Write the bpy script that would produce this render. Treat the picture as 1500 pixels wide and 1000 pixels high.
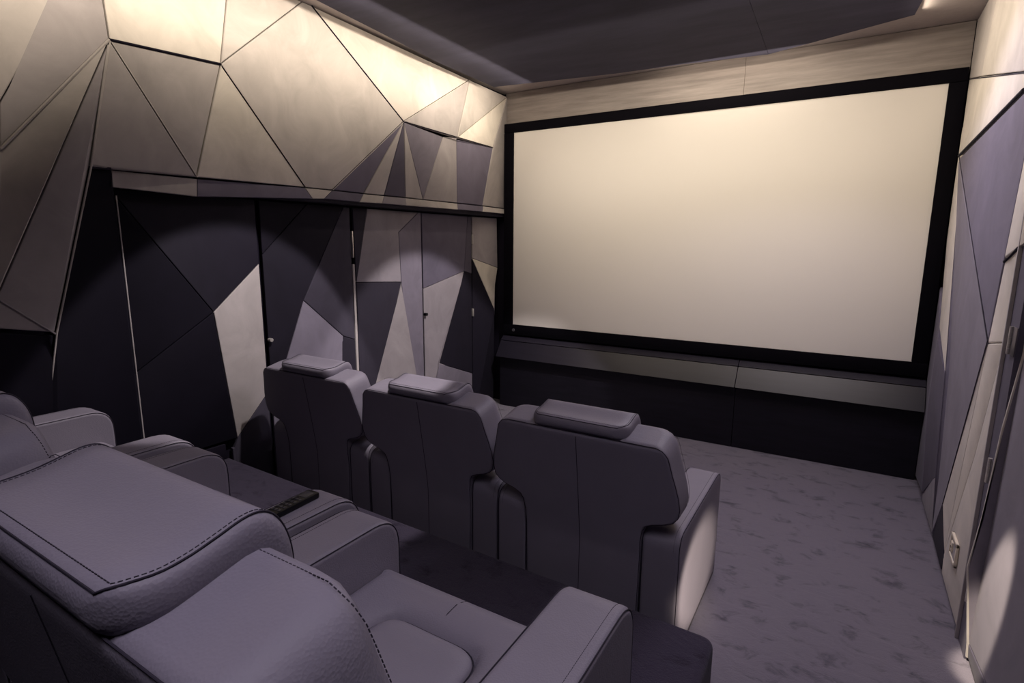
import bpy, bmesh, math, random
from mathutils import Vector, Matrix

# ------------------------------------------------------------------ clear
for o in list(bpy.data.objects):
    bpy.data.objects.remove(o)
COL = bpy.context.scene.collection
SC = bpy.context.scene

# ------------------------------------------------------------------ camera
CAM_Z = 1.7125
F_PX = 808.0
RX = Vector((0.85390539, 0.52038826, 0.00645292))       # camera right
DN = Vector((0.09621469, -0.14566895, -0.98464374))     # camera down
FW = Vector((-0.51145705, 0.84141346, -0.1744565))      # camera forward
cam_d = bpy.data.cameras.new('camera')
cam = bpy.data.objects.new('camera', cam_d)
COL.objects.link(cam)
cam_d.sensor_width = 36.0
cam_d.lens = F_PX / 1500.0 * 36.0
cam_d.clip_start = 0.02
M = Matrix.Identity(4)
for i in range(3):
    M[i][0] = RX[i]; M[i][1] = -DN[i]; M[i][2] = -FW[i]
M[0][3], M[1][3], M[2][3] = 0, 0, CAM_Z
cam.matrix_world = M
SC.camera = cam

# ------------------------------------------------------------------ world, exposure
SC.view_settings.view_transform = 'Standard'
SC.view_settings.look = 'None'
SC.view_settings.exposure = 0.0
SC.view_settings.gamma = 1.0
SC.view_settings.use_curve_mapping = False
w = bpy.data.worlds.new('world'); SC.world = w
w.use_nodes = True
w.node_tree.nodes['Background'].inputs[0].default_value = (0.3, 0.27, 0.4, 1)
w.node_tree.nodes['Background'].inputs[1].default_value = 0.02

WARM = (1.0, 0.86, 0.67)
COOL = (0.93, 0.85, 1.0)
SPOTC = (1.0, 0.91, 0.89)

def area(name, loc, direction, sx, sy, power, color, spread=180):
    d = bpy.data.lights.new(name, 'AREA')
    d.shape = 'RECTANGLE'; d.size = sx; d.size_y = sy
    d.energy = power; d.color = color; d.spread = math.radians(spread)
    o = bpy.data.objects.new(name, d); COL.objects.link(o)
    o.location = loc
    o.rotation_euler = Vector(direction).to_track_quat('-Z', 'Y').to_euler()
    return o

def spot(name, loc, target, power, angle, blend, color, radius=0.03):
    d = bpy.data.lights.new(name, 'SPOT')
    d.energy = power; d.spot_size = math.radians(angle); d.spot_blend = blend
    d.color = color; d.shadow_soft_size = radius
    o = bpy.data.objects.new(name, d); COL.objects.link(o)
    o.location = loc
    o.rotation_euler = (Vector(target) - Vector(loc)).to_track_quat('-Z', 'Y').to_euler()
    return o

# added wall fills under the hanging ceiling, widening the cove glow
def strip_light(name, loc, direction, length, power, color, spread=150):
    """long thin lamp running along Y"""
    o = area(name, loc, direction, 0.03, length, power, color, spread)
    z = -Vector(direction).normalized(); y = Vector((0, 1, 0)); x = y.cross(z).normalized(); y = z.cross(x)
    m = Matrix((x, y, z)).transposed()
    o.rotation_euler = m.to_euler()
    return o
strip_light('wall_fill_left', (-2.45, 1.65, 3.03), (-1, 0, -0.16), 5.9, 28, WARM, 108)
strip_light('wall_fill_right', (0.00, 1.9, 3.03), (1, 0, -0.50), 5.4, 14, WARM, 116)
# LED strips lying on the edge of the hanging ceiling
strip_light('cove_light_left', (-2.90, 1.45, 3.165), (-1, 0, 0.35), 6.0, 2.4, WARM, 160)
strip_light('cove_light_right', (0.23, 1.5, 3.165), (1, 0, 0.3), 6.2, 5.5, WARM, 160)
area('cove_light_front', (-0.95, 4.60, 3.03), (0, 1, 0.0), 1.1, 0.02, 2.2, WARM)
area('screen_fill', (-1.28, 3.35, 3.02), (0, 1, -0.48), 3.2, 0.05, 17, WARM, 100)  # added fill that evens out the screen, not a cove strip
# adjustable ceiling spots turned toward the left doors
spot('ceiling_spot_middle', (-1.80, 2.24, 3.06), (-3.06, 1.90, 0), 195, 54.5, 0.10, SPOTC)
spot('ceiling_spot_front', (-1.45, 3.72, 3.06), (-2.85, 3.76, 0), 200, 55.5, 0.18, SPOTC)
# added overhead fills standing in for soft bounced light
area('ceiling_fill_front', (-0.35, 3.7, 3.06), (0, -0.35, -1), 1.1, 0.8, 32, COOL, 140)
area('ceiling_fill_rear', (-0.35, -0.1, 3.06), (-0.12, 0.16, -1), 1.0, 0.8, 5.2, COOL, 86)
# added low spot standing in for doorway spill, raking the aisle chair's side
spot('doorway_spill', (0.50, 1.25, 0.42), (-0.45, 2.36, 0.25), 210, 21, 0.6, WARM, 0.03)
area('aisle_fill', (0.15, 0.75, 3.05), (-0.20, 0.30, -1), 0.3, 0.6, 4.2, COOL, 100)  # added fill for chair sides that face the aisle
spot('door_foot_fill', (0.02, 1.95, 1.9), (0.575, 2.56, 0.36), 340, 11, 0.5, WARM, 0.02)  # added spot that shapes the wedge of light on the door's foot

# ------------------------------------------------------------------ materials
MATS = {}
def new_mat(name):
    m = bpy.data.materials.new(name); m.use_nodes = True
    return m, m.node_tree.nodes, m.node_tree.links, m.node_tree.nodes['Principled BSDF']

def cloth_mat(tone):
    """velvet covered panel; tone 0..10 dark to light"""
    k = ('cloth', round(tone, 1))
    if k in MATS: return MATS[k]
    m, n, l, b = new_mat('velvet_%d' % int(tone * 10))
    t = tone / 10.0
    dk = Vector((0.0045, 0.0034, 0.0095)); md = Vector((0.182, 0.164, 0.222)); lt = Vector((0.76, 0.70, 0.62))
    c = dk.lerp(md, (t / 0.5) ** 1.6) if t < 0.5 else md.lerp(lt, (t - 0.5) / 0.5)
    tc = n.new('ShaderNodeTexCoord')
    mp = n.new('ShaderNodeMapping'); mp.inputs['Scale'].default_value = (1.3, 1.3, 1.1)
    l.new(tc.outputs['Object'], mp.inputs['Vector'])
    nz = n.new('ShaderNodeTexNoise'); nz.inputs['Scale'].default_value = 3.2
    nz.inputs['Detail'].default_value = 7; nz.inputs['Roughness'].default_value = 0.62
    nz.inputs['Distortion'].default_value = 0.8
    l.new(mp.outputs[0], nz.inputs['Vector'])
    r = n.new('ShaderNodeValToRGB')
    r.color_ramp.elements[0].position = 0.3; r.color_ramp.elements[1].position = 0.72
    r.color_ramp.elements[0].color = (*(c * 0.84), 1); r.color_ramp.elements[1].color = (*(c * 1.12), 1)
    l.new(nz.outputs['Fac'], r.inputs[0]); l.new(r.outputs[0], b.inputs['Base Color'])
    b.inputs['Roughness'].default_value = 0.75
    b.inputs['Specular IOR Level'].default_value = 0.15
    b.inputs['Sheen Weight'].default_value = 0.12 * t
    b.inputs['Sheen Roughness'].default_value = 0.4
    fn = n.new('ShaderNodeTexNoise'); fn.inputs['Scale'].default_value = 420
    l.new(tc.outputs['Object'], fn.inputs['Vector'])
    bp = n.new('ShaderNodeBump'); bp.inputs['Strength'].default_value = 0.12; bp.inputs['Distance'].default_value = 0.002
    l.new(fn.outputs['Fac'], bp.inputs['Height']); l.new(bp.outputs[0], b.inputs['Normal'])
    MATS[k] = m
    return m

def plain(name, col, rough=0.6, spec=0.3, metal=0.0):
    if name in MATS: return MATS[name]
    m, n, l, b = new_mat(name)
    nz = n.new('ShaderNodeTexNoise'); nz.inputs['Scale'].default_value = 30
    tc = n.new('ShaderNodeTexCoord'); l.new(tc.outputs['Object'], nz.inputs['Vector'])
    r = n.new('ShaderNodeValToRGB')
    r.color_ramp.elements[0].color = (*[c * 0.9 for c in col], 1)
    r.color_ramp.elements[1].color = (*[min(1, c * 1.08) for c in col], 1)
    l.new(nz.outputs['Fac'], r.inputs[0]); l.new(r.outputs[0], b.inputs['Base Color'])
    b.inputs['Roughness'].default_value = rough
    b.inputs['Specular IOR Level'].default_value = spec
    b.inputs['Metallic'].default_value = metal
    MATS[name] = m
    return m

def brushed(name, col, rough=0.35, spec=0.5, contrast=0.35, stretch=(1.2, 8, 26)):
    m, n, l, b = new_mat(name)
    tc = n.new('ShaderNodeTexCoord')
    mp = n.new('ShaderNodeMapping'); mp.inputs['Scale'].default_value = stretch
    l.new(tc.outputs['Object'], mp.inputs['Vector'])
    nz = n.new('ShaderNodeTexNoise'); nz.inputs['Scale'].default_value = 2.0
    nz.inputs['Detail'].default_value = 8; nz.inputs['Roughness'].default_value = 0.65
    l.new(mp.outputs[0], nz.inputs['Vector'])
    r = n.new('ShaderNodeValToRGB')
    r.color_ramp.elements[0].position = 0.3; r.color_ramp.elements[1].position = 0.7
    r.color_ramp.elements[0].color = (*[c * (1 - contrast) for c in col], 1)
    r.color_ramp.elements[1].color = (*[c * (1 + contrast) for c in col], 1)
    l.new(nz.outputs['Fac'], r.inputs[0]); l.new(r.outputs[0], b.inputs['Base Color'])
    b.inputs['Roughness'].default_value = rough
    b.inputs['Specular IOR Level'].default_value = spec
    bp = n.new('ShaderNodeBump'); bp.inputs['Strength'].default_value = 0.08; bp.inputs['Distance'].default_value = 0.003
    l.new(nz.outputs['Fac'], bp.inputs['Height']); l.new(bp.outputs[0], b.inputs['Normal'])
    return m

def leather_mat(name, col, perforated=False):
    m, n, l, b = new_mat(name)
    tc = n.new('ShaderNodeTexCoord')
    big = n.new('ShaderNodeTexNoise'); big.inputs['Scale'].default_value = 5; big.inputs['Detail'].default_value = 3
    l.new(tc.outputs['Object'], big.inputs['Vector'])
    r = n.new('ShaderNodeValToRGB')
    r.color_ramp.elements[0].color = (*[c * 0.9 for c in col], 1); r.color_ramp.elements[1].color = (*[c * 1.1 for c in col], 1)
    l.new(big.outputs['Fac'], r.inputs[0]); l.new(r.outputs[0], b.inputs['Base Color'])
    b.inputs['Roughness'].default_value = 0.55
    b.inputs['Specular IOR Level'].default_value = 0.35
    vo = n.new('ShaderNodeTexVoronoi')
    vo.inputs['Scale'].default_value = 260 if not perforated else 330
    nz = n.new('ShaderNodeTexNoise'); nz.inputs['Scale'].default_value = 60; nz.inputs['Detail'].default_value = 4
    l.new(tc.outputs['Object'], vo.inputs['Vector']); l.new(tc.outputs['Object'], nz.inputs['Vector'])
    b1 = n.new('ShaderNodeBump'); b1.inputs['Strength'].default_value = 0.35; b1.inputs['Distance'].default_value = 0.0011
    l.new(vo.outputs['Distance'], b1.inputs['Height'])
    b2 = n.new('ShaderNodeBump'); b2.inputs['Strength'].default_value = 0.15; b2.inputs['Distance'].default_value = 0.002
    l.new(nz.outputs['Fac'], b2.inputs['Height']); l.new(b1.outputs[0], b2.inputs['Normal'])
    b3 = n.new('ShaderNodeBump'); b3.inputs['Strength'].default_value = 0.3; b3.inputs['Distance'].default_value = 0.012
    l.new(big.outputs['Fac'], b3.inputs['Height']); l.new(b2.outputs[0], b3.inputs['Normal'])
    l.new(b3.outputs[0], b.inputs['Normal'])
    return m

def carpet_mat(name, c0, c1):
    m, n, l, b = new_mat(name)
    tc = n.new('ShaderNodeTexCoord')
    mp = n.new('ShaderNodeMapping'); mp.inputs['Scale'].default_value = (1.0, 1.6, 1.0)
    mp.inputs['Rotation'].default_value = (0, 0, 0.5)
    l.new(tc.outputs['Object'], mp.inputs['Vector'])
    a = n.new('ShaderNodeTexNoise'); a.inputs['Scale'].default_value = 6.5; a.inputs['Detail'].default_value = 9
    a.inputs['Roughness'].default_value = 0.68; a.inputs['Distortion'].default_value = 0.5
    l.new(mp.outputs[0], a.inputs['Vector'])
    r = n.new('ShaderNodeValToRGB')
    r.color_ramp.elements[0].position = 0.32; r.color_ramp.elements[1].position = 0.46
    r.color_ramp.elements[0].color = (*c0, 1); r.color_ramp.elements[1].color = (*c1, 1)
    l.new(a.outputs['Fac'], r.inputs[0]); l.new(r.outputs[0], b.inputs['Base Color'])
    b.inputs['Roughness'].default_value = 0.95; b.inputs['Specular IOR Level'].default_value = 0.1
    b.inputs['Sheen Weight'].default_value = 0.25
    f = n.new('ShaderNodeTexNoise'); f.inputs['Scale'].default_value = 260; f.inputs['Detail'].default_value = 3
    l.new(tc.outputs['Object'], f.inputs['Vector'])
    bp = n.new('ShaderNodeBump'); bp.inputs['Strength'].default_value = 0.7; bp.inputs['Distance'].default_value = 0.006
    l.new(f.outputs['Fac'], bp.inputs['Height'])
    bq = n.new('ShaderNodeBump'); bq.inputs['Strength'].default_value = 0.5; bq.inputs['Distance'].default_value = 0.02
    l.new(a.outputs['Fac'], bq.inputs['Height']); l.new(bp.outputs[0], bq.inputs['Normal'])
    l.new(bq.outputs[0], b.inputs['Normal'])
    return m

LEATHER = leather_mat('leather', (0.198, 0.180, 0.226))
LEATHER_P = leather_mat('leather_perforated', (0.203, 0.186, 0.232), True)
SEAM = plain('dark_thread', (0.030, 0.026, 0.038), 0.7, 0.1)
CARPET = carpet_mat('carpet', (0.065, 0.058, 0.082), (0.19, 0.17, 0.21))
CARPET2 = carpet_mat('platform_carpet', (0.020, 0.016, 0.030), (0.044, 0.036, 0.060))  # tone lowered: shade behind the front row put into the colour
BACKING = plain('panel_backing', (0.012, 0.010, 0.018), 0.9, 0.05)
CEIL = brushed('ceiling_cloth', (0.055, 0.053, 0.084), 0.75, 0.12, 0.2, (1.0, 4, 6))
CEIL_UP = plain('ceiling_paint', (0.42, 0.37, 0.36), 0.8, 0.1)
WOODSTRIP = brushed('brushed_board', (0.30, 0.262, 0.25), 0.5, 0.3, 0.25, (1.0, 8, 14))
PLINTH = brushed('plinth_board', (0.013, 0.011, 0.020), 0.40, 0.45, 0.25, (1.5, 14, 22))
PLINTH_D = brushed('plinth_dark_board', (0.009, 0.008, 0.014), 0.5, 0.25, 0.3, (1.5, 10, 14))
CARPET2.node_tree.nodes['Principled BSDF'].inputs['Sheen Weight'].default_value = 0.08
FRAMEM = plain('black_velvet', (0.004, 0.0035, 0.006), 0.8, 0.05)
SCREENM = plain('screen_white', (0.80, 0.76, 0.72), 0.85, 0.1)
for e_ in SCREENM.node_tree.nodes:
    if e_.type == 'VALTORGB':
        for q_ in e_.color_ramp.elements: q_.color = (0.80, 0.76, 0.72, 1)
METAL = plain('steel', (0.72, 0.68, 0.64), 0.35, 0.5, 0.6)
DARKMETAL = plain('dark_steel', (0.16, 0.145, 0.17), 0.4, 0.5, 0.8)
BLACK = plain('black_plastic', (0.004, 0.004, 0.006), 0.35, 0.25)
BLACK_B = plain('dark_key', (0.04, 0.038, 0.045), 0.45, 0.4)
CREAM = plain('cream_plastic', (0.80, 0.72, 0.58), 0.4, 0.4)

# ------------------------------------------------------------------ mesh helpers
def finish(name, bm, mat, parent=None, smooth=None, kind=None, weighted=False):
    bmesh.ops.recalc_face_normals(bm, faces=bm.faces[:])
    me = bpy.data.meshes.new(name); bm.to_mesh(me); bm.free()
    me.materials.append(mat)
    o = bpy.data.objects.new(name, me); COL.objects.link(o)
    if smooth is not None:
        for p in me.polygons: p.use_smooth = True
        me.set_sharp_from_angle(angle=math.radians(smooth))
        if weighted:
            md = o.modifiers.new('wn', 'WEIGHTED_NORMAL'); md.keep_sharp = True
    if parent is not None: o.parent = parent
    if kind: o['kind'] = kind
    return o

def empty(name, loc=(0, 0, 0), rotz=0):
    o = bpy.data.objects.new(name, None); COL.objects.link(o)
    o.empty_display_size = 0.1
    o.location = loc; o.rotation_euler = (0, 0, rotz)
    return o

def add_box(bm, lo, hi, bev=0.0):
    vs = [bm.verts.new((x, y, z)) for x in (lo[0], hi[0]) for y in (lo[1], hi[1]) for z in (lo[2], hi[2])]
    fs = [(0, 1, 3, 2), (4, 6, 7, 5), (0, 4, 5, 1), (2, 3, 7, 6), (0, 2, 6, 4), (1, 5, 7, 3)]
    faces = [bm.faces.new([vs[i] for i in f]) for f in fs]
    if bev > 0:
        es = list({e for f in faces for e in f.edges})
        bmesh.ops.bevel(bm, geom=es, offset=bev, segments=2, profile=0.5, affect='EDGES')

def box(name, lo, hi, mat, parent=None, bev=0.0, kind=None):
    bm = bmesh.new(); add_box(bm, lo, hi, bev)
    return finish(name, bm, mat, parent, 35 if bev else None, kind)

def area2(P):
    return 0.5 * sum(P[i][0] * P[(i + 1) % len(P)][1] - P[(i + 1) % len(P)][0] * P[i][1] for i in range(len(P)))

def offset_poly(P, d):
    """inset a closed 2D polygon by d (vertex miter, clamped)"""
    n = len(P); s = 1 if area2(P) > 0 else -1
    out = []
    for i in range(n):
        p0, p1, p2 = Vector(P[i - 1]), Vector(P[i]), Vector(P[(i + 1) % n])
        e1 = (p1 - p0).normalized(); e2 = (p2 - p1).normalized()
        n1 = Vector((-e1.y, e1.x)) * s; n2 = Vector((-e2.y, e2.x)) * s
        m = n1 + n2
        if m.length < 1e-6: m = n1
        m.normalize()
        c = max(m.dot(n1), 0.22)
        out.append(tuple(p1 + m * (d / c)))
    return out

def round_poly(P, seg=6):
    """P: list of (u, v, radius); returns polygon with rounded corners"""
    n = len(P); out = []
    for i in range(n):
        p0 = Vector(P[i - 1][:2]); p1 = Vector(P[i][:2]); p2 = Vector(P[(i + 1) % n][:2]); r = P[i][2]
        if r <= 0:
            out.append(tuple(p1)); continue
        a = (p0 - p1).normalized(); b = (p2 - p1).normalized()
        ang = a.angle(b); t = min(r / math.tan(ang / 2), (p0 - p1).length * 0.49, (p2 - p1).length * 0.49)
        A = p1 + a * t; B = p1 + b * t
        for k in range(seg + 1):
            q = k / seg
            # quadratic bezier, close to an arc
            out.append(tuple(A * (1 - q) ** 2 + p1 * 2 * q * (1 - q) + B * q * q))
    return out

def slab(bm, poly, t0, t1, r, mp, seg=4):
    """extrude poly (2D) from t0 to t1 with rounded rims of radius r; mp(u,v,t)->xyz"""
    loops = []
    for k in range(seg + 1):
        a = k / seg * math.pi / 2
        loops.append((r * (1 - math.sin(a)), t0 + r * (1 - math.cos(a))))
    for k in range(seg, -1, -1):
        a = k / seg * math.pi / 2
        loops.append((r * (1 - math.sin(a)), t1 - r * (1 - math.cos(a))))
    rings = []
    for ins, t in loops:
        Q = offset_poly(poly, ins) if ins > 1e-7 else poly
        rings.append([bm.verts.new(mp(u, v, t)) for u, v in Q])
    n = len(poly)
    for a, b in zip(rings, rings[1:]):
        for i in range(n):
            bm.faces.new((a[i], a[(i + 1) % n], b[(i + 1) % n], b[i]))
    bm.faces.new(rings[0][::-1]); bm.faces.new(rings[-1])

def add_tube(bm, pts, r, closed=False, seg=6):
    pts = [Vector(p) for p in pts]; n = len(pts); rings = []
    prev = None
    for i, p in enumerate(pts):
        if closed: t = (pts[(i + 1) % n] - pts[i - 1])
        else: t = pts[min(i + 1, n - 1)] - pts[max(i - 1, 0)]
        t.normalize()
        if prev is None:
            a = t.orthogonal().normalized()
        else:
            a = (prev - t * prev.dot(t)).normalized()
        prev = a; b = t.cross(a)
        rings.append([bm.verts.new(p + (a * math.cos(q) + b * math.sin(q)) * r) for q in [2 * math.pi * k / seg for k in range(seg)]])
    m = n if closed else n - 1
    for i in range(m):
        A = rings[i]; B = rings[(i + 1) % n]
        for k in range(seg):
            bm.faces.new((A[k], A[(k + 1) % seg], B[(k + 1) % seg], B[k]))
    if not closed:
        bm.faces.new(rings[0][::-1]); bm.faces.new(rings[-1])

def tube(name, pts, r, mat, parent=None, closed=False):
    bm = bmesh.new(); add_tube(bm, pts, r, closed)
    return finish(name, bm, mat, parent, 60)

def resample(pts, step):
    pts = [Vector(p) for p in pts]; out = [pts[0].copy()]; acc = 0
    for a, b in zip(pts, pts[1:]):
        L = (b - a).length; d = step - acc
        while d <= L:
            out.append(a.lerp(b, d / L)); d += step
        acc = (acc + L) % step
    return out

def stitch(name, pts, parent, pitch=0.009, r=0.0011, mat=None):
    P = resample(pts, pitch / 3); bm = bmesh.new()
    for i in range(0, len(P) - 2, 3):
        add_tube(bm, [P[i], P[i + 2]], r, False, 4)
    o = finish(name, bm, mat or SEAM, parent); o['kind'] = 'stuff'
    return o

# a point of a plane X = const, measured off the survey photograph's sight lines
def on_x(px, py, X):
    d = RX * (px - 750) + DN * (py - 500) + FW * F_PX
    return Vector((X, d.y * X / d.x, CAM_Z + d.z * X / d.x))
def on_z(px, py, Z):
    d = RX * (px - 750) + DN * (py - 500) + FW * F_PX
    k = (Z - CAM_Z) / d.z
    return Vector((d.x * k, d.y * k, Z))

def facet(name, pts, mat, parent, side, gap=0.0022, bev=0.0055, thick=0.03):
    """upholstered wall panel: pts 3D, near a plane X=const; side=+1 faces +X"""
    P = [(p.y, p.z) for p in pts]; xs = [p.x for p in pts]
    a = offset_poly(P, gap); b = offset_poly(P, gap + bev * 0.35); c = offset_poly(P, gap + bev)
    bm = bmesh.new()
    r0 = [bm.verts.new((x - side * thick, u, v)) for x, (u, v) in zip(xs, a)]
    r1 = [bm.verts.new((x - side * bev * 0.9, u, v)) for x, (u, v) in zip(xs, a)]
    r2 = [bm.verts.new((x - side * bev * 0.25, u, v)) for x, (u, v) in zip(xs, b)]
    r3 = [bm.verts.new((x, u, v)) for x, (u, v) in zip(xs, c)]
    n = len(P)
    for A, B in ((r0, r1), (r1, r2), (r2, r3)):
        for i in range(n):
            bm.faces.new((A[i], A[(i + 1) % n], B[(i + 1) % n], B[i]))
    bm.faces.new(r3)
    bmesh.ops.triangulate(bm, faces=[f for f in bm.faces if len(f.verts) > 4])
    return finish(name, bm, mat, parent, 20)

# ------------------------------------------------------------------ room shell
XL, XD, XR, YF, ZC = -3.125, -3.25, 0.559, 5.0, 3.195
YB = -2.0

fl = box('floor', (-3.45, YB, -0.08), (0.62, YF + 0.1, 0.0), CARPET, kind='structure')
ceil = box('ceiling', (-3.45, YB, ZC), (0.9, YF + 0.1, ZC + 0.1), CEIL_UP, kind='structure')
# stretched cloth ceiling hanging below, its edges clear of the walls
poly = [(-2.78, YB + 0.1), (-2.79, 2.2), (-2.822, 2.6), (-2.855, 3.06), (-2.905, 3.64), (-2.90, 4.43),
        (-1.82, 4.6), (-1.27, 4.635), (-0.67, 4.722)]
poly2 = [(-0.67, 4.722), (0.185, 4.395), (0.206, 4.163), (0.20, YB + 0.1), (-0.52, YB + 0.1)]
for pl in (poly + [(-0.521, YB + 0.1)], [(-0.669, 4.722)] + poly2[1:]):
    bm = bmesh.new()
    slab(bm, pl, 0, 0.045, 0.002, lambda u, v, t: (u, v, 3.10 + t), 3)
    finish('cloth_panel', bm, CEIL, ceil, 40)
for dx in (-2.4, -1.2, -0.1):
    for dy in (-1.5, 0.8, 3.4):
        box('hanger', (dx, dy, 3.145), (dx + 0.04, dy + 0.04, ZC), BACKING, ceil)

wall_b = box('wall_back', (-3.45, YB - 0.1, 0), (0.9, YB, ZC), BACKING, kind='structure')
wall_f = box('wall_front', (-3.45, YF + 0.02, 0), (0.9, YF + 0.12, ZC), BACKING, kind='structure')
for x0, x1 in ((-3.12, -0.8705), (-0.869, 0.556)):
    box('board', (x0, YF - 0.012, 2.86), (x1, YF + 0.02, ZC - 0.004), WOODSTRIP, wall_f, 0.002)

# ------------------------------------------------------------------ left wall, upper
wl = box('wall_left', (-3.42, YB, 0), (-3.31, YF + 0.02, ZC), BACKING, kind='structure')
# body of the projecting upper wall, and the wall beside the alcove
box('wall_body', (-3.31, 1.375, 2.02), (-3.16, YF + 0.02, ZC), BACKING, wl)
box('wall_body', (-3.31, YB, 0), (-3.16, 1.365, ZC), BACKING, wl)
def L(px, py, p=0.0): return on_x(px, py, XL + p)
def C(px, py): # a point of the wall head under the ceiling
    v = on_x(px, py, XL + 0.03); return v
def up(px0, py0, px1, py1, p0, ztop=ZC - 0.002, ptop=0.04):
    """extend the line 0->1 on the wall up to the ceiling"""
    a = L(px0, py0, p0); b = L(px1, py1, p0)
    k = (ztop - a.z) / (b.z - a.z)
    v = a.lerp(b, k); v.x = XL + ptop
    return v
A = L(160, 58, 0.15); B = L(323, 94, 0.10); Cc = L(288, 259, 0.03); D = L(447, 274, 0.0); E_ = L(487, 278, 0.0)
Fv = L(591, 178, 0.13); G0 = L(133, 243, 0.095)
tA = up(160, 57, 155, 0, 0.12); tB = up(323, 94, 336, 0, 0.08); tC = up(323, 94, 412, 27, 0.06); tF = up(591, 178, 480, 25, 0.1)
H = on_x(688, 117, XL + 0.05); I = on_x(670, 202, XL + 0.06); J = on_x(722, 216, XL + 0.05)
K = on_x(741, 141, XL + 0.02); K.y = 4.99
J2 = on_x(707, 301, XL); K2 = on_x(738, 305, XL); K2.y = 4.99
def P_(tone, *pts, **kw): return facet('panel', list(pts), cloth_mat(tone), wl, 1, **kw)
Q33 = L(533, 283); Q63 = L(563, 286); Q94 = L(594, 289); Q20 = L(620, 292); Q70 = L(670, 297); Q49 = L(649, 200, 0.07); Q69 = L(669, 204, 0.055)
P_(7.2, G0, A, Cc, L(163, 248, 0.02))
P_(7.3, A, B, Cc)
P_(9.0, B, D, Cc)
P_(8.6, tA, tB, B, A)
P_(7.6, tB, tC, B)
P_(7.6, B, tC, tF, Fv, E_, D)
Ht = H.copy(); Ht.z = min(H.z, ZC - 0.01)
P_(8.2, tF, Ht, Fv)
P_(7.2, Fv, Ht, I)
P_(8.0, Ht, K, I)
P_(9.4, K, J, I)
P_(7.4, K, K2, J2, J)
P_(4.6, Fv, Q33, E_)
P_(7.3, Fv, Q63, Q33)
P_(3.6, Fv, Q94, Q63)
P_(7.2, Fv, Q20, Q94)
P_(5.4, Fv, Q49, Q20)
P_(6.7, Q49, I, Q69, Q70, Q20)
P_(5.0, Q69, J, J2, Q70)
# narrow lip along the foot of the upper panels
lip = [(163, 249, 165, 274, 6.9), (289, 262, 289, 288, 4.6), (447, 275, 458, 291, 7.8), (487, 279, 475, 291, 4.2), (533, 284, 527, 296, 7.8),
       (563, 287, 560, 298, 6.0), (594, 290, 595, 301, 7.6), (670, 298, 671, 307, 4.6), (708, 302, 707, 310, 7.6), (738, 306, 738, 313, 7)]
for a, b in zip(lip, lip[1:]):
    pts = [L(a[0], a[1]), L(b[0], b[1]), on_x(b[2], b[3], XL + 0.014), on_x(a[2], a[3], XL + 0.014)]
    if b is lip[-1]:
        pts[1].y = 4.99; pts[2].y = 4.99
    facet('lip_panel', pts, cloth_mat(a[4]), wl, 1, gap=0.0012, bev=0.003, thick=0.02)
box('soffit', (-3.25, 1.38, 1.985), (-3.135, YF, 2.02), cloth_mat(1.2), wl)

# foreground panels left of the ridge
fA = L(158, 66, 0.15); f1 = L(0, 218, 0.04); f2 = L(0, 425, 0.10); f3 = L(0, 438, 0.10); f4 = L(81, 487, 0.12)
f5 = L(131, 245, 0.10)
def left_of(v, k=0.25):
    w_ = v.copy(); w_.y -= k; return w_
tP = up(0, 145, 85, 0, 0.04)
e0 = L(0, 150, 0.02)
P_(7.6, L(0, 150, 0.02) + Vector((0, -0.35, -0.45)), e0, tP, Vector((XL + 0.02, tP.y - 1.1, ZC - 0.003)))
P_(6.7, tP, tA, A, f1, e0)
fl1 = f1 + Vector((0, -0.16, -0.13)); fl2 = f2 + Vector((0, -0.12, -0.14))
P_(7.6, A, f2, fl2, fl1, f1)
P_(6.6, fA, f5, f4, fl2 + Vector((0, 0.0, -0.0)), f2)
# panels toward and behind the camera
P_(4.5, fl1, fl2, Vector((XL + 0.05, 0.1, 1.5)), Vector((XL + 0.03, 0.1, 2.3)))
P_(5.5, Vector((XL + 0.02, -1.95, ZC - 0.003)), Vector((XL + 0.02, -1.95, 2.0)), Vector((XL + 0.03, 0.1, 2.3)), fl1, e0 + Vector((0, -0.35, -0.45)), Vector((XL + 0.02, tP.y - 1.1, ZC - 0.003)))
P_(3.0, Vector((XL + 0.02, -1.95, 1.99)), Vector((XL + 0.02, -1.95, 0.4)), Vector((XL + 0.02, 0.3, 0.4)), Vector((XL + 0.05, 0.1, 1.5)), Vector((XL + 0.03, 0.1, 2.29)))
# dark lower panels
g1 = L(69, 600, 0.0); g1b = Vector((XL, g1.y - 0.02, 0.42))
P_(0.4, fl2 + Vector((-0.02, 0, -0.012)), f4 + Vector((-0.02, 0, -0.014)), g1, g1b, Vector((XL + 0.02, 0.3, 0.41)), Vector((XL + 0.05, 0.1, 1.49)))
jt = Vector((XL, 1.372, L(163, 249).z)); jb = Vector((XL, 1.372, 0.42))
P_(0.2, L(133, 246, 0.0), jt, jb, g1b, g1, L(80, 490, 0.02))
facet('ledge', [L(131, 240, 0.06), L(163, 243, 0.03), L(164, 249, 0.03), L(132, 246, 0.06)], cloth_mat(2.0), wl, 1, gap=0.001, bev=0.002)
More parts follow.
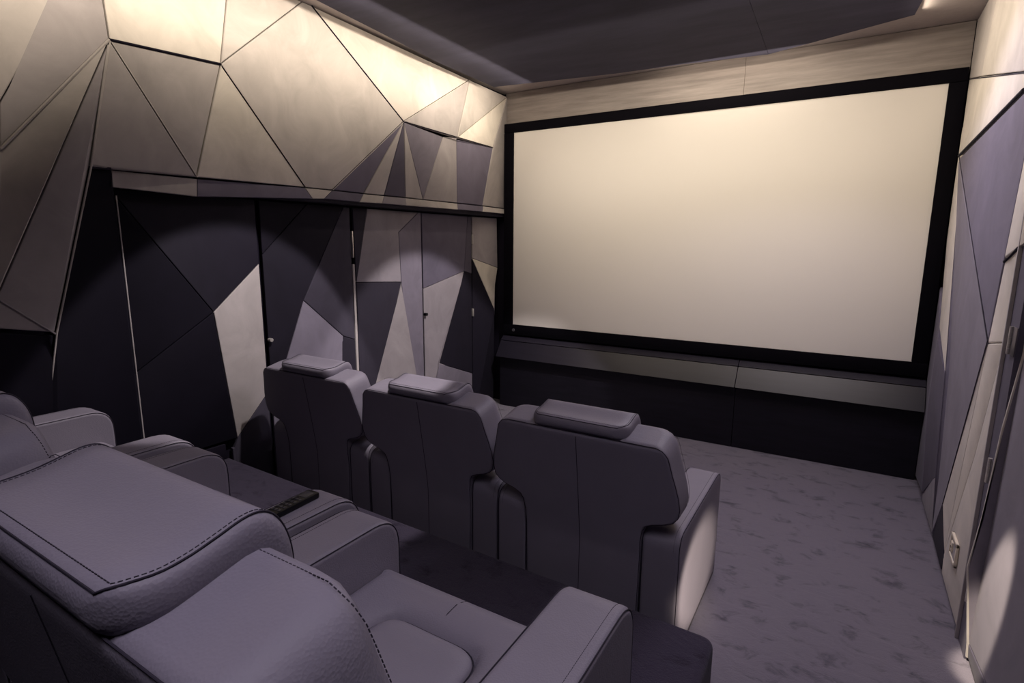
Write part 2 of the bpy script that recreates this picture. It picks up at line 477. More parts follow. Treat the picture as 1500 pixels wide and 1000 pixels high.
# pale piping along the ridge and the alcove edge
tube('piping', [fA + Vector((0.004, 0, 0)), f5 + Vector((0.006, 0.004, 0)), f4 + Vector((0.005, 0.004, 0)), g1 + Vector((0.01, 0, 0))], 0.0045, cloth_mat(7.5), wl)
tube('piping', [f1 + Vector((0.006, 0, 0)), A + Vector((0.002, 0, 0))], 0.006, cloth_mat(7.5), wl)
tube('piping', [f3 + Vector((0.004, 0, -0.006)), f4 + Vector((0.004, 0, -0.006))], 0.004, cloth_mat(6.5), wl)
tube('piping', [jt + Vector((0.002, 0.004, -0.12)), jb + Vector((0.002, 0.004, 0))], 0.0032, cloth_mat(7), wl)
for a, b, rr in ((A, Cc, 0.0028), (B, Cc, 0.0028), (B, D, 0.0025), (Fv, E_, 0.0025), (Fv, J, 0.0025), (A, G0, 0.003), (tA, A, 0.0025), (Fv, Ht, 0.003)):
    o = Vector((0.001, 0.0035, -0.001))
    tube('piping', [a + o, b + o], rr, cloth_mat(8), wl)

for a, b, rr in ((A, B, 0.0065), (tF, Fv, 0.004), (Fv, J, 0.004), (B, D, 0.003)):
    tube('joint', [a + Vector((0.002, 0, 0)), b + Vector((0.002, 0, 0))], rr, BACKING, wl)

# ------------------------------------------------------------------ doors of the left alcove
def Dp(px, py, p=0.0): return on_x(px, py, XD + p)
JY = [1.40, 2.225, 2.998, 3.806, 4.565, 4.99]     # joints between the doors
ZT, ZB = 1.985, 0.42
def dz(y, z, p=0.0): return Vector((XD + p, y, z))
doors = []
for i in range(5):
    d = empty('door_%d' % (i + 1), (0, 0, 0)); d['kind'] = 'structure'; doors.append(d)
    zb = 0.03
    box('leaf', (-3.305, JY[i] + 0.006, zb - 0.015), (-3.285, JY[i + 1] - 0.006, ZT - 0.002), BACKING, d)
def F_(i, tone, *pts): return facet('panel', list(pts), cloth_mat(tone), doors[i], 1, gap=0.002, bev=0.004, thick=0.022)  # tones follow the nap; upper ones also darkened for shade under the lip
y0, y1 = JY[0] + 0.004, JY[1] - 0.014
cc = Dp(313, 457, 0.035)
t0 = dz(y0, ZT - 0.01); t1 = dz(y1, ZT - 0.01)
e1 = dz(y1, Dp(379, 386).z); e2 = dz(y1, Dp(388, 575).z); lb = dz(y0, Dp(205, 549).z); bb = dz(Dp(348, 655).y, ZB + 0.06, 0.01)
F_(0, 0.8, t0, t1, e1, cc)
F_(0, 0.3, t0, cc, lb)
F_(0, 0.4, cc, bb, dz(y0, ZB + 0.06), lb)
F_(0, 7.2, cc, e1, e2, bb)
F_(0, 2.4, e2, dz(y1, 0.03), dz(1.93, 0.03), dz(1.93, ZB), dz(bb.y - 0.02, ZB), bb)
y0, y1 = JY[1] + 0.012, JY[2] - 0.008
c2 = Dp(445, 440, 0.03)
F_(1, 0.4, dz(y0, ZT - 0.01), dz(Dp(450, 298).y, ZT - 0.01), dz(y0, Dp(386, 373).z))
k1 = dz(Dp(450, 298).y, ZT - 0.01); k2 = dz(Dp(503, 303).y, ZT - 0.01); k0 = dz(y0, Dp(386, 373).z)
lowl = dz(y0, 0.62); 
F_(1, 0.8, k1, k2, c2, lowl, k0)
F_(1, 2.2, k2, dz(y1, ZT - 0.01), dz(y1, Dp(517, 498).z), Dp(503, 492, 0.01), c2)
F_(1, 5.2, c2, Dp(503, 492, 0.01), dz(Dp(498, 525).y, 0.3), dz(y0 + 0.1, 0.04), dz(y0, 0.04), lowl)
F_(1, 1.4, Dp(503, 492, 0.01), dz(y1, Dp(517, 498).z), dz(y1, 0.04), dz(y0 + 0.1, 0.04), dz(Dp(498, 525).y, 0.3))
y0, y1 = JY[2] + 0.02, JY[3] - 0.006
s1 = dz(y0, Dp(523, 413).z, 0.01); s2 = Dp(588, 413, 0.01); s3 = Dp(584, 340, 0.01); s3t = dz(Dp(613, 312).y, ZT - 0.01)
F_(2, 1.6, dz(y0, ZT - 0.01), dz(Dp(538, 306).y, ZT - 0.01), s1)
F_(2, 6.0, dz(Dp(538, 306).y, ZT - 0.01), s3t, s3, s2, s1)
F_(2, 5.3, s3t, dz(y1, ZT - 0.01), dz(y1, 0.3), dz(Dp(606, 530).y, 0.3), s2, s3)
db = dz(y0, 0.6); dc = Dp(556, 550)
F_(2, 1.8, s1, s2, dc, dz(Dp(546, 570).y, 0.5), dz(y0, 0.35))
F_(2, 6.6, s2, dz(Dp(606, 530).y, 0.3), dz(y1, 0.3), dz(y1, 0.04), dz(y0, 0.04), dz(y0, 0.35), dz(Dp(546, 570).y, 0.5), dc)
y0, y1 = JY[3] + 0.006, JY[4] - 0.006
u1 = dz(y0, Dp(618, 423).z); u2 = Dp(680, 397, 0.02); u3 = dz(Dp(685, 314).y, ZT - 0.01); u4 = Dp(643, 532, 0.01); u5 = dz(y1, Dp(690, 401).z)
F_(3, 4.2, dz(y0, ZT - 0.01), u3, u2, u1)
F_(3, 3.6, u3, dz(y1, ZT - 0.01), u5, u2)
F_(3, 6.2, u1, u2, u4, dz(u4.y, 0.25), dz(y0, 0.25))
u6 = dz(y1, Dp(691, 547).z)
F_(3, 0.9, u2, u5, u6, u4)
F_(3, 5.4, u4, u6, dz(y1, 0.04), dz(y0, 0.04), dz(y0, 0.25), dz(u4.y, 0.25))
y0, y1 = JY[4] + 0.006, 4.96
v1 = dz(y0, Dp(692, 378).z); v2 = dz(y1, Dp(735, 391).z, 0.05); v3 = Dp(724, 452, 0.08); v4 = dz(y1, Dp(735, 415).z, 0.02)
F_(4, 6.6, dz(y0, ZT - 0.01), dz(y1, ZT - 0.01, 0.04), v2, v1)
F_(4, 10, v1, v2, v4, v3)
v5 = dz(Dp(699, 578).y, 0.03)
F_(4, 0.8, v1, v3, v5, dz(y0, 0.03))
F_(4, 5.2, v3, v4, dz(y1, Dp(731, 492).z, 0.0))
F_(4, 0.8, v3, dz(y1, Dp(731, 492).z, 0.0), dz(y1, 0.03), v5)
# locks, pivots and the third door's edge, its lit stretch painted pale
def cyl(name, c, axis, r, h, mat, parent, seg=16):
    bm = bmesh.new()
    bmesh.ops.create_cone(bm, cap_ends=True, segments=seg, radius1=r, radius2=r, depth=h)
    rot = Vector((0, 0, 1)).rotation_difference(Vector(axis)).to_matrix().to_4x4()
    bmesh.ops.transform(bm, matrix=Matrix.Translation(c) @ rot, verts=bm.verts[:])
    return finish(name, bm, mat, parent, 40)
cyl('lock', dz(2.245, 1.075, 0.012), (1, 0, 0), 0.012, 0.03, METAL, doors[1])
cyl('lock', dz(3.825, 1.08, 0.012), (1, 0, 0), 0.014, 0.03, BLACK, doors[3])
box('edge_trim', (-3.262, 2.992, 0.05), (-3.246, 3.014, 1.55), cloth_mat(7.2), doors[2], 0.002)
for (yy, z0, z1, k) in ((2.999, 1.60, 1.80, 2), (4.567, 1.71, 1.80, 4), (4.572, 0.98, 1.06, 4)):
    box('hinge', (-3.262, yy - 0.004, z0), (-3.238, yy + 0.004, z1), METAL, doors[k], 0.001)
box('skirting', (-3.26, 1.38, 0.37), (-3.235, 1.88, 0.465), BACKING, doors[0], 0.003)

# ------------------------------------------------------------------ right wall
wr = box('wall_right', (0.60, 2.93, 0), (0.72, YF + 0.02, ZC), BACKING, kind='structure')
box('wall_body', (0.60, YB, 2.10), (0.72, 2.93, ZC), BACKING, wr)
box('wall_body', (0.60, YB, 0), (0.72, 1.55, 2.10), BACKING, wr)
def Rp(px, py, p=0.0): return on_x(px, py, XR - p)
def R_(tone, *pts, **kw): return facet('panel', list(pts), cloth_mat(tone), wr, -1, **kw)
cy = 4.985
r_tc = Vector((XR, cy, ZC - 0.003)); r1 = Vector((XR, cy, Rp(1421, 114).z)); r2 = Rp(1500, 105, 0.0)
r3 = Rp(1405, 228, 0.03)
rt2 = Vector((XR, 4.3, ZC - 0.003)); r1b = Rp(1437, 112)
far = lambda v, y: v.lerp(v, 0) 
def ext(a, b, y):
    k = (y - a.y) / (b.y - a.y); return a.lerp(b, k)
def ext2(a, b, y):
    v = ext(a, b, y); v.x = XR; v.z = min(v.z, ZC - 0.02); return v
r6 = Rp(1500, 131); rx = ext2(Rp(1421, 114), r2, 1.9); ry = ext2(Rp(1405, 228), r6, 2.6)
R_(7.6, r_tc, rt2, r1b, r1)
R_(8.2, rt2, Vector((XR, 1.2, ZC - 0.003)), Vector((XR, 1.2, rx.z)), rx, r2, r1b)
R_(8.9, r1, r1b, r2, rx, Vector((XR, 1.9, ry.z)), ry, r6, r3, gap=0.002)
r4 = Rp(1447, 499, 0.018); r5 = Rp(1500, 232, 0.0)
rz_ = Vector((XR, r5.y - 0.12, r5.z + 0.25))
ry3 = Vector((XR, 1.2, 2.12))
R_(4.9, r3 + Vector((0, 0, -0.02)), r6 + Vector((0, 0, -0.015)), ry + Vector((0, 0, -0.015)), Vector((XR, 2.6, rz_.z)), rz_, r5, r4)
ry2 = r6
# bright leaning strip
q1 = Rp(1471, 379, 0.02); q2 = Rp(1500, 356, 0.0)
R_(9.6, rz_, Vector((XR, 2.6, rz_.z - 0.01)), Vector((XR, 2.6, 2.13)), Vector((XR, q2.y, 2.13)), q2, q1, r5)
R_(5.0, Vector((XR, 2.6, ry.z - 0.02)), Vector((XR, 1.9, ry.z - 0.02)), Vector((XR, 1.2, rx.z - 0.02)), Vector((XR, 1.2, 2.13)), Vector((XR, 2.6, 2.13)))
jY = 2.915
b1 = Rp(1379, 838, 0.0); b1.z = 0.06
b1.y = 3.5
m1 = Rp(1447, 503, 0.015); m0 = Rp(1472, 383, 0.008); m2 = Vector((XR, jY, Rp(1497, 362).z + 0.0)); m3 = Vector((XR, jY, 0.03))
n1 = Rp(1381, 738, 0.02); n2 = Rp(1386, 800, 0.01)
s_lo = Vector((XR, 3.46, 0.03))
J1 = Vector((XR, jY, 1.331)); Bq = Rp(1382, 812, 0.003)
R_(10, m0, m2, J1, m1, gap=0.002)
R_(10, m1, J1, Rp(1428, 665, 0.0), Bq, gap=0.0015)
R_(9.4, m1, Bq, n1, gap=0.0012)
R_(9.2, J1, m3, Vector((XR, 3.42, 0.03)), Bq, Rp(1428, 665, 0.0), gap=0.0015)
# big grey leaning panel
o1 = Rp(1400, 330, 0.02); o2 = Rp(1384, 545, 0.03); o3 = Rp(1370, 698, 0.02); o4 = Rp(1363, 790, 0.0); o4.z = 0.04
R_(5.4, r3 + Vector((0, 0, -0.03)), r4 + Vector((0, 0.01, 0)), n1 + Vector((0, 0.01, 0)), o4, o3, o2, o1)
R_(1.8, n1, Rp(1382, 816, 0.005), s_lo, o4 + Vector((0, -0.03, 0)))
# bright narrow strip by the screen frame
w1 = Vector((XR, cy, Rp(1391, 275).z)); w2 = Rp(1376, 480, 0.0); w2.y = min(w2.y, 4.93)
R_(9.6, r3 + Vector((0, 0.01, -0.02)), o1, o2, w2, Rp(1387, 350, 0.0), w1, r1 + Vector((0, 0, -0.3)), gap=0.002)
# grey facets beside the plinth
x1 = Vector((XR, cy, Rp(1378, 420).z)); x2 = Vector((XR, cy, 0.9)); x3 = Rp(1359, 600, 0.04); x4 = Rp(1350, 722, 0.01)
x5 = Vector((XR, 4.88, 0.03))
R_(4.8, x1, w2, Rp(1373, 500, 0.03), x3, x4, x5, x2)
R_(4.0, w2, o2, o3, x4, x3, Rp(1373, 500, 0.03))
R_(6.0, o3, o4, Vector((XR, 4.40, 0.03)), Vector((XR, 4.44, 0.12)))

for a, b, rr in ((r1, rx, 0.003), (r3, ry2, 0.008), (r3, r4, 0.003), (r4, n1, 0.002), (m0, m2, 0.007)):
    tube('joint', [a + Vector((-0.001, 0, 0)), b + Vector((-0.001, 0, 0))], rr, cloth_mat(1.5), wr)

# door jamb with the hinges, and the open leaf
jamb = box('trim_1', (0.566, 2.76, 0.0), (0.60, 2.90, 2.12), cloth_mat(3.6), kind='structure')
box('jamb_edge', (0.553, 2.90, 0.0), (0.60, 2.912, 2.12), cloth_mat(7), jamb, 0.002)
box('jamb_back', (0.60, 2.70, 0.0), (0.66, 2.93, 2.12), BACKING, jamb)
dr = empty('door_6', (0, 0, 0)); dr['kind'] = 'structure'
box('leaf', (0.62, 1.56, 0.02), (0.66, 2.70, 2.09), BACKING, dr)
def Q_(tone, *pts, **kw): return facet('panel', list(pts), cloth_mat(tone), dr, -1, thick=0.04, **kw)
yE = 2.745
a1 = Vector((0.600, yE, 2.09)); a1b = Vector((0.590, yE, 1.31)); a1c = Vector((0.566, yE, 1.01)); a1d = Vector((0.551, yE, 0.637))
a2 = Vector((0.531, yE, 0.42)); a3 = Vector((0.574, yE, 0.02)); c0 = Vector((0.570, yE, 0.085))
s_t = Vector((0.590, 2.42, 2.09)); s_b = Vector((0.575, 2.0, 0.19)); s_b2 = Vector((0.575, 2.0, 0.02))
Q_(5.4, a1, s_t, s_b, c0, a2, a1d, a1c, a1b, gap=0.002)
Q_(3.8, c0, s_b, s_b2, a3, gap=0.0015)
Q_(5.0, s_t, Vector((0.585, 1.57, 2.09)), Vector((0.575, 1.57, 0.02)), s_b2, s_b, gap=0.003)
tube('edge_trim', [p_ + Vector((0.001, 0.002, 0)) for p_ in (a1, a1b, a1c, a1d, a2, c0, a3)], 0.007, cloth_mat(8.5), dr)
for z0, z1 in ((1.30, 1.41), (0.765, 0.87), (0.225, 0.335)):
    h = box('hinge', (0.560, 2.75, z0), (0.565, 2.815, z1), DARKMETAL, dr, 0.001)
    bm = bmesh.new()
    for k in range(5):
        q0 = z0 + (z1 - z0) * k / 5 + 0.0006; q1_ = z0 + (z1 - z0) * (k + 1) / 5 - 0.0006
        bmesh.ops.create_cone(bm, cap_ends=True, segments=14, radius1=0.0075, radius2=0.0075, depth=q1_ - q0,
                              matrix=Matrix.Translation((0.558, 2.822, (q0 + q1_) / 2)))
    finish('knuckle', bm, METAL, h, 40)

# ------------------------------------------------------------------ seating platform
def plat():
    bm = bmesh.new()
    P = round_poly([(-3.24, YB + 0.01, 0), (-0.275, YB + 0.01, 0), (-0.275, 1.822, 0.05), (-3.13, 1.895, 0), (-3.24, 1.90, 0)], 6)
    r = 0.022
    loops = [(0, 0.002), (0, 0.375 - r)]
    for k in range(1, 5):
        a = k / 4 * math.pi / 2
        loops.append((r * (1 - math.cos(a)), 0.375 - r + r * math.sin(a)))
    rings = [[bm.verts.new((u, v, z)) for u, v in (offset_poly(P, i) if i else P)] for i, z in loops]
    n = len(P)
    for a, b in zip(rings, rings[1:]):
        for i in range(n): bm.faces.new((a[i], a[(i + 1) % n], b[(i + 1) % n], b[i]))
    bm.faces.new(rings[-1])
    o = finish('seating_platform', bm, CARPET2, None, 50); o['kind'] = 'structure'
plat()

# ------------------------------------------------------------------ projection screen
scr = empty('projection_screen', (-1.28, 4.97, 0.77))
scr['label'] = 'large blank projection screen in a wide black frame filling the front wall'
scr['category'] = 'screen'
def rel(o, parent):
    o.parent = parent; o.matrix_parent_inverse = Matrix.Translation(-parent.location)
    return o
ox0, ox1, oz0, oz1 = -3.112, 0.549, 0.764, 2.893
ix0, ix1, iz0, iz1 = -3.004, 0.450, 0.871, 2.805
rel(box('surface', (ix0 - 0.02, 4.958, iz0 - 0.02), (ix1 + 0.02, 4.966, iz1 + 0.02), SCREENM), scr)
for lo, hi in (((ox0, 4.94, iz1), (ox1, 4.985, oz1)), ((ox0, 4.94, oz0), (ox1, 4.985, iz0)),
               ((ox0, 4.94, iz0 + 0.001), (ix0, 4.985, iz1 - 0.001)), ((ix1, 4.94, iz0 + 0.001), (ox1, 4.985, iz1 - 0.001))):
    rel(box('frame_bar', lo, hi, FRAMEM, None, 0.004), scr)
em = cyl('emblem', Vector((-2.985, 4.938, 0.815)), (0, 1, 0), 0.016, 0.004, plain('dull_badge', (0.10, 0.095, 0.11), 0.5), None, 20)
rel(em, scr)
e2_ = cyl('emblem_mark', Vector((-2.985, 4.935, 0.815)), (0, 1, 0), 0.006, 0.003, BLACK, None, 12)
e2_.parent = em

# ------------------------------------------------------------------ low plinth under the screen
pl = empty('low_plinth', (-1.28, 4.9, 0))
pl['label'] = 'long low dark plinth with a sloping top board under the screen'
pl['category'] = 'plinth'
def prism_yz(name, prof, x0, x1, mat, parent):
    bm = bmesh.new()
    slab(bm, prof, x0, x1, 0.0015, lambda u, v, t: (t, u, v), 1)
    return rel(finish(name, bm, mat, None, 30), parent)
for x0, x1 in ((-3.12, -0.737), (-0.733, 0.553)):
    prism_yz('front_board', [(4.855, 0.003), (4.99, 0.003), (4.99, 0.53), (4.855, 0.53)], x0 + 0.02 if x0 < -3 else x0, x1, PLINTH_D, pl)
    prism_yz('sloping_board', [(4.80, 0.540), (4.99, 0.540), (4.99, 0.69), (4.903, 0.697)], x0, x1, PLINTH, pl)
    prism_yz('top_board', [(4.900, 0.704), (4.99, 0.698), (4.99, 0.752), (4.965, 0.752)], x0, x1, PLINTH, pl)

# ------------------------------------------------------------------ armchairs
def build_armchair():
    root = empty('armchair')
    # arms
    prof = round_poly([(0.02, 0.004, 0.01), (0.83, 0.004, 0.01), (0.83, 0.58, 0.10), (0.02, 0.58, 0.075)], 8)
    for s in (-1, 1):
        cx = s * 0.349
        bm = bmesh.new()
        slab(bm, prof, -0.0775, 0.0775, 0.016, lambda u, v, t: (cx + t, u, v), 4)
        arm = finish('arm', bm, LEATHER, root, 40, weighted=True)
        Pin = offset_poly(prof, 0.0045)
        for e in (-1, 1):
            pts = [(cx + e * 0.0745, u, v) for u, v in Pin]
            tube('piping', pts, 0.0015, SEAM, arm, closed=True)
        Pst = offset_poly(prof, -0.0004)
        top = [p for p in Pst if p[1] > 0.2]
        stitch('stitching', [(cx + s * 0.052, u, v) for u, v in top], arm, pitch=0.006, r=0.0006)
    # seat frame with padded border (one grid swept over the front)
    W2 = 0.268
    path = []
    for k in range(40): path.append((0.06 + (0.725 - 0.06) * k / 39, 0.0, 'f'))
    NV = []
    for k in range(44): NV.append((0.05 + 0.695 * k / 43, 0.440, True))
    for k in range(1, 9):
        a = k / 8 * math.pi / 2
        NV.append((0.745 + 0.055 * math.sin(a), 0.385 + 0.055 * math.cos(a), False))
    for k in range(1, 8): NV.append((0.80, 0.385 - 0.335 * k / 7, False))
    NX = 44
    def sd(x, y):
        # signed distance to the inner panel's rounded outline (negative inside)
        hx, y1_, r = 0.145, 0.645, 0.06
        qx = abs(x) - (hx - r); qy = y - (y1_ - r)
        return math.hypot(max(qx, 0), max(qy, 0)) + min(max(qx, qy), 0) - r
    bm = bmesh.new(); rows = []
    for (y, z, top) in NV:
        row = []
        for i in range(NX + 1):
            x = -W2 + 2 * W2 * i / NX
            zz = z
            d = sd(x, y)
            if top:
                if d >= 0: zz = z - 0.03 * math.exp(-d / 0.022) + 0.006
                else: zz = z - 0.05
                if abs(x) > W2 - 0.03: zz -= 0.012 * ((abs(x) - (W2 - 0.03)) / 0.03) ** 2
            row.append(bm.verts.new((x, y, zz)))
        rows.append(row)
    for a, b in zip(rows, rows[1:]):
        for i in range(NX): bm.faces.new((a[i], a[i + 1], b[i + 1], b[i]))
    sb = finish('seat_border', bm, LEATHER, root, 70)
    tube('piping', [(0, 0.655, 0.4235), (0, 0.67, 0.434), (0, 0.70, 0.4435), (0, 0.735, 0.4455), (0, 0.755, 0.4395), (0, 0.774, 0.431), (0, 0.791, 0.414), (0, 0.801, 0.385), (0, 0.801, 0.30), (0, 0.801, 0.08)], 0.0014, SEAM, sb)
    # inner seat panel
    out = round_poly([(-0.145, 0.08, 0.0), (0.145, 0.08, 0.0), (0.145, 0.645, 0.075), (-0.145, 0.645, 0.075)], 8)
    bm = bmesh.new(); rings = []
    for ins, z in ((0.0, 0.395), (0.001, 0.417), (0.006, 0.427), (0.02, 0.433), (0.045, 0.4355)):
        rings.append([bm.verts.new((u, v, z)) for u, v in offset_poly(out, ins)])
    n = len(out)
    for a, b in zip(rings, rings[1:]):
        for i in range(n): bm.faces.new((a[i], a[(i + 1) % n], b[(i + 1) % n], b[i]))
    bm.faces.new(rings[-1])
    sc = finish('seat_cushion', bm, LEATHER_P, root, 60)
    tube('piping', [(u, v, 0.4195) for u, v in offset_poly(out, -0.0008)], 0.0015, SEAM, sc, closed=True)
    # seat base
    box('seat_base', (-0.262, 0.06, 0.03), (0.262, 0.78, 0.355), LEATHER, root)
    # backrest: stacked rounded cross sections
    prof_w = [(0.03, 0.262), (0.30, 0.266), (0.52, 0.270), (0.575, 0.278), (0.600, 0.292), (0.618, 0.325), (0.632, 0.372), (0.648, 0.402),
              (0.672, 0.420), (0.71, 0.427), (0.76, 0.421), (0.81, 0.409), (0.86, 0.395), (0.895, 0.387), (0.922, 0.380), (0.939, 0.368)]
    def yr(z):
        z = max(0.0, z)
        if z < 0.45: return 0.015
        return 0.015 - 0.075 * ((z - 0.45) / 0.5) ** 1.15
    def yf(z):
        if z < 0.42: return 0.26
        k = min(1, (z - 0.42) / 0.53)
        return 0.26 - 0.155 * k ** 0.8
    bm = bmesh.new(); rings = []
    def ring(z, w_, iy=0.0, puff=0.0):
        a, b = yr(z) + iy, yf(z) - iy * 1.6
        rr, rf = min(0.014, (b - a) / 3), min(0.062, (b - a) / 2.2)
        pts = round_poly([(-w_, a, rr), (w_, a, rr), (w_, b, rf), (-w_, b, rf)], 6)
        # subdivide the two long edges for smooth puffing
        return [bm.verts.new((u, v, z + rise(z) * (v - yr(z)))) for u, v in pts]
    def rise(z):
        q = max(0.0, min(1.0, (z - 0.66) / 0.28))
        return 0.23 * q * q * (3 - 2 * q)
    fine = []
    for (za, wa), (zb, wb) in zip(prof_w, prof_w[1:]):
        k = max(1, int((zb - za) / 0.02))
        fine += [(za + (zb - za) * q / k, wa + (wb - wa) * q / k) for q in range(k)]
    prof_w = fine + [prof_w[-1]]
    for z, w_ in prof_w: rings.append(ring(z, w_))
    for z, w_, iy in ((0.949, 0.357, 0.003), (0.956, 0.343, 0.010), (0.960, 0.325, 0.022)):
        rings.append(ring(z, w_, iy))
    n = len(rings[0])
    for a, b in zip(rings, rings[1:]):
        for i in range(n): bm.faces.new((a[i], a[(i + 1) % n], b[(i + 1) % n], b[i]))
    bm.faces.new(rings[0][::-1]); bm.faces.new(rings[-1])
    back = finish('backrest', bm, LEATHER, root, 55, weighted=True)
    def edge_path(yfun, dx, dyv):
        pts = [(-(w_ + dx), yfun(z) + dyv, z) for z, w_ in prof_w if z > 0.05]
        pts += [(-(0.357 + dx), yfun(0.95) + dyv, 0.950 + dx * 0.5), (-0.33, yfun(0.955) + dyv * 1.3, 0.957 + dx * 0.2)]
        return pts + [(-x, y, z) for x, y, z in reversed(pts)]
    tube('piping', edge_path(yr, -0.002, 0.003), 0.0015, SEAM, back)
    def front_fn(z): return yf(z) - 0.018
    fp = [(x, y, z + rise(z) * (y - yr(z))) for x, y, z in edge_path(front_fn, -0.004, 0.0)]
    stitch('stitching', fp, back, pitch=0.0065, r=0.0008)
    cs = [(0.0, yr(z) + 0.0002, z) for z in [0.05 + 0.89 * k / 24 for k in range(25)]]
    tube('center_seam', cs, 0.0016, SEAM, back)
    # headrest cushion
    hp = [(-0.060, 1.007), (-0.040, 1.0125), (-0.010, 1.013), (0.018, 1.016), (0.048, 1.023), (0.076, 1.030), (0.097, 1.030), (0.114, 1.020), (0.128, 0.997),
          (0.136, 0.966), (0.137, 0.930), (0.131, 0.905), (0.112, 0.90), (0.104, 0.935), (0.092, 0.958), (0.06, 0.963), (0.03, 0.961), (-0.01, 0.959), (-0.045, 0.959), (-0.062, 0.965), (-0.068, 0.986)]
    def crom(P, k=3):
        out = []; n = len(P)
        for i in range(n):
            a, b, c, d = [Vector(P[(i + q) % n]) for q in (-1, 0, 1, 2)]
            for q in range(k):
                t = q / k
                out.append(tuple(0.5 * ((2 * b) + (c - a) * t + (2 * a - 5 * b + 4 * c - d) * t * t + (3 * b - a - 3 * c + d) * t ** 3)))
        return out
    hs = crom(hp)
    umin = min(p[0] for p in hs)
    def hw(u, h=0.208):
        r = 0.065; e = u - umin
        if e >= r: return h
        return h - (r - math.sqrt(max(0, r * r - (r - e) ** 2))) * 0.8
    # top chain (rear -> nose) and under chain (rear -> nose), joined by quads
    def even(P, n):
        P = [Vector(p) for p in P]; L = [0.0]
        for a, b in zip(P, P[1:]): L.append(L[-1] + (b - a).length)
        out = []
        for q in range(n + 1):
            t = L[-1] * q / n; k = 0
            while k < len(L) - 2 and L[k + 1] < t: k += 1
            out.append(P[k].lerp(P[k + 1], (t - L[k]) / max(1e-9, L[k + 1] - L[k])))
        return out
    NS = 34
    topc = even([hs[-1], hs[-2], hs[-3]][::-1] + hs[:3 * 11 + 1], NS)
    botc = even(hs[3 * 11 + 1:-3][::-1], NS)
    NC = 7; bm = bmesh.new()
    def capcol(sgn):
        g = []
        for k in range(NS + 1):
            row = []
            for c in range(NC):
                f = c / (NC - 1); p = topc[k].lerp(botc[k], f)
                bulge = 0.010 * (4 * f * (1 - f)) ** 0.5 * min(1, (k + 0.5) / 5, (NS - k + 0.5) / 5) - 0.004
                row.append(bm.verts.new((sgn * (hw(p.x) + bulge), p.x, p.y)))
            g.append(row)
        for a, b in zip(g, g[1:]):
            for c in range(NC - 1): bm.faces.new((a[c], a[c + 1], b[c + 1], b[c]))
        return g
    gl = capcol(-1); gr = capcol(1)
    NXh = 8
    def span(va, vb):
        rows = []
        for a, b in zip(va, vb):
            rows.append([a] + [bm.verts.new(a.co.lerp(b.co, q / NXh)) for q in range(1, NXh)] + [b])
        return rows
    T_ = span([r[0] for r in gl], [r[0] for r in gr]); B_ = span([r[-1] for r in gl], [r[-1] for r in gr])
    for G in (T_, B_):
        for a, b in zip(G, G[1:]):
            for c in range(NXh): bm.faces.new((a[c], a[c + 1], b[c + 1], b[c]))
    for e_ in (0, -1):
        cols = []
        for q in range(NXh + 1):
            a = T_[e_][q]; b = B_[e_][q]
            if q == 0: cols.append(gl[e_])
            elif q == NXh: cols.append(gr[e_])
            else: cols.append([a] + [bm.verts.new(a.co.lerp(b.co, c / (NC - 1))) for c in range(1, NC - 1)] + [b])
        for a, b in zip(cols, cols[1:]):
            for c in range(NC - 1): bm.faces.new((a[c], a[c + 1], b[c + 1], b[c]))
    head = finish('headrest', bm, LEATHER, root, 65)
    T = len(hs)
    i0 = hs.index(min(hs[:3 * 12 + 1], key=lambda p: p[0]))
    side = hs[:3 * 12 + 1]
    right = [(hw(u) - 0.0040, u, v) for u, v in reversed(side)]
    loop = right + [(-x, y, z) for x, y, z in reversed(right)]
    tube('piping', loop, 0.0015, SEAM, head)
    inner = [(hw(max(u, umin + 0.010)) - 0.011, max(u, umin + 0.012), v + 0.0004) for u, v in reversed(side[2:3 * 9])]
    stitch('stitching', inner + [(-x, y, z) for x, y, z in reversed(inner)], head, pitch=0.0065, r=0.0007)
    cyl('recline_button', Vector((-0.4275, 0.10, 0.55)), (1, 0, 0), 0.010, 0.006, BLACK, root, 14)
    return root

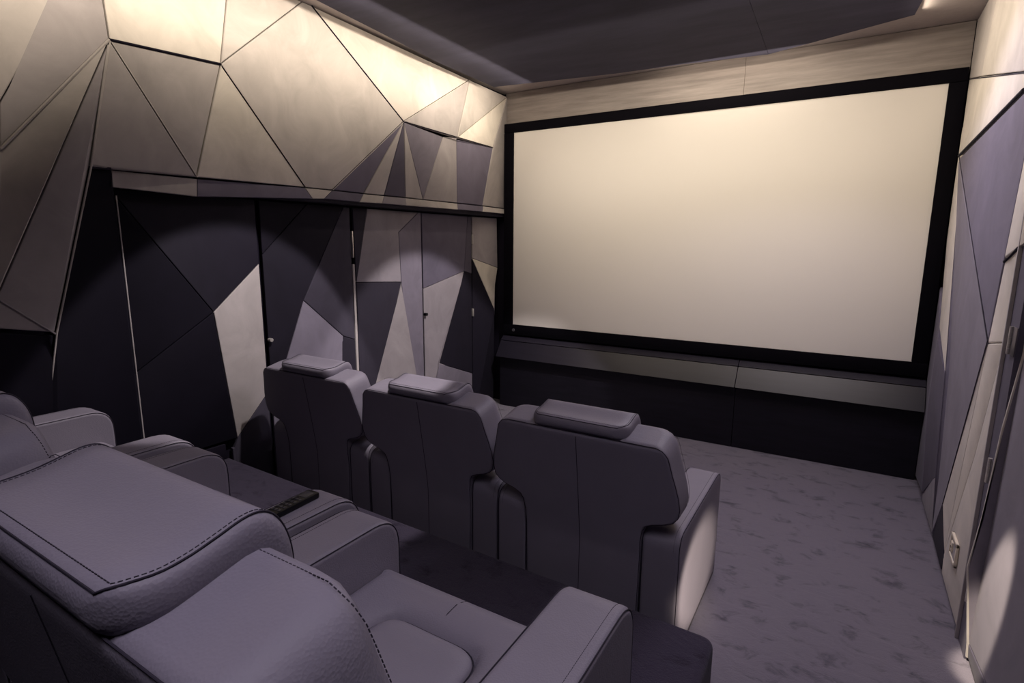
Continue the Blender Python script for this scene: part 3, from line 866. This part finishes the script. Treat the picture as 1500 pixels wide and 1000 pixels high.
proto = build_armchair()
def copy_tree(o, parent=None):
    c = o.copy(); COL.objects.link(c)
    if parent is not None: c.parent = parent
    for ch in list(o.children): copy_tree(ch, c)
    return c
chairs = [
    (-0.7625, 0.26, 0.375, 'nearest grey leather armchair in the rear row, large padded headrest close up', 'armchairs in the rear row'),
    (-1.655, 0.295, 0.375, 'middle grey leather armchair of the rear row, remote control lying on its right arm', 'armchairs in the rear row'),
    (-2.575, 0.31, 0.375, 'grey leather armchair of the rear row beside the dark left wall, pale lit left arm', 'armchairs in the rear row'),
    (-0.893, 2.03, 0.0, 'grey leather armchair of the front row by the aisle, light striking its outer side', 'armchairs in the front row'),
    (-1.765, 2.06, 0.0, 'middle grey leather armchair of the front row, seen from behind', 'armchairs in the front row'),
    (-2.655, 2.09, 0.0, 'grey leather armchair of the front row beside the left doors, warm light on its headrest', 'armchairs in the front row')]
for i, (x, y, z, lab, grp) in enumerate(chairs):
    o = proto if i == 0 else copy_tree(proto)
    o.location = (x, y, z); o['label'] = lab; o['category'] = 'armchair'; o['group'] = grp

# ------------------------------------------------------------------ remote control
rc = empty('remote_control', (-1.318, 0.945, 0.9557), 0.06)
rc['label'] = 'black remote control lying on an armrest between the near rear armchairs'; rc['category'] = 'remote control'
bm = bmesh.new()
slab(bm, round_poly([(-0.024, -0.085, 0.01), (0.024, -0.085, 0.01), (0.024, 0.085, 0.01), (-0.024, 0.085, 0.01)], 4), 0, 0.017, 0.004, lambda u, v, t: (u, v, t), 2)
finish('body', bm, BLACK, rc, 40)
box('display', (-0.016, 0.036, 0.0168), (0.016, 0.072, 0.0178), BLACK_B, rc, 0.0004)
for r_ in range(5):
    for c_ in range(3):
        x = -0.013 + c_ * 0.013; y = 0.018 - r_ * 0.018
        box('button', (x - 0.0042, y - 0.005, 0.0165), (x + 0.0042, y + 0.005, 0.0188), BLACK_B, rc, 0.0008)

# ------------------------------------------------------------------ wall socket
ws = empty('wall_socket', (0.553, 3.18, 0.285))
ws['label'] = 'cream rectangular socket plate low on the right wall'; ws['category'] = 'socket'
for lo, hi in (((-0.008, -0.085, 0.045), (0.004, 0.075, 0.06)), ((-0.008, -0.085, -0.055), (0.004, -0.070, 0.06)),
               ((-0.008, 0.062, -0.055), (0.004, 0.075, 0.06)), ((-0.008, -0.085, -0.055), (0.004, 0.075, -0.042))):
    box('frame_bar', lo, hi, CREAM, ws, 0.002)
box('plate', (-0.003, -0.070, -0.043), (0.003, 0.062, 0.045), cloth_mat(6.8), ws)
box('outlet', (-0.009, 0.010, -0.022), (0.003, 0.045, 0.026), CREAM, ws, 0.002)
for yy in (0.020, 0.034):
    cyl('contact', Vector((-0.0095, yy, 0.0)), (1, 0, 0), 0.003, 0.003, BLACK, ws, 10)
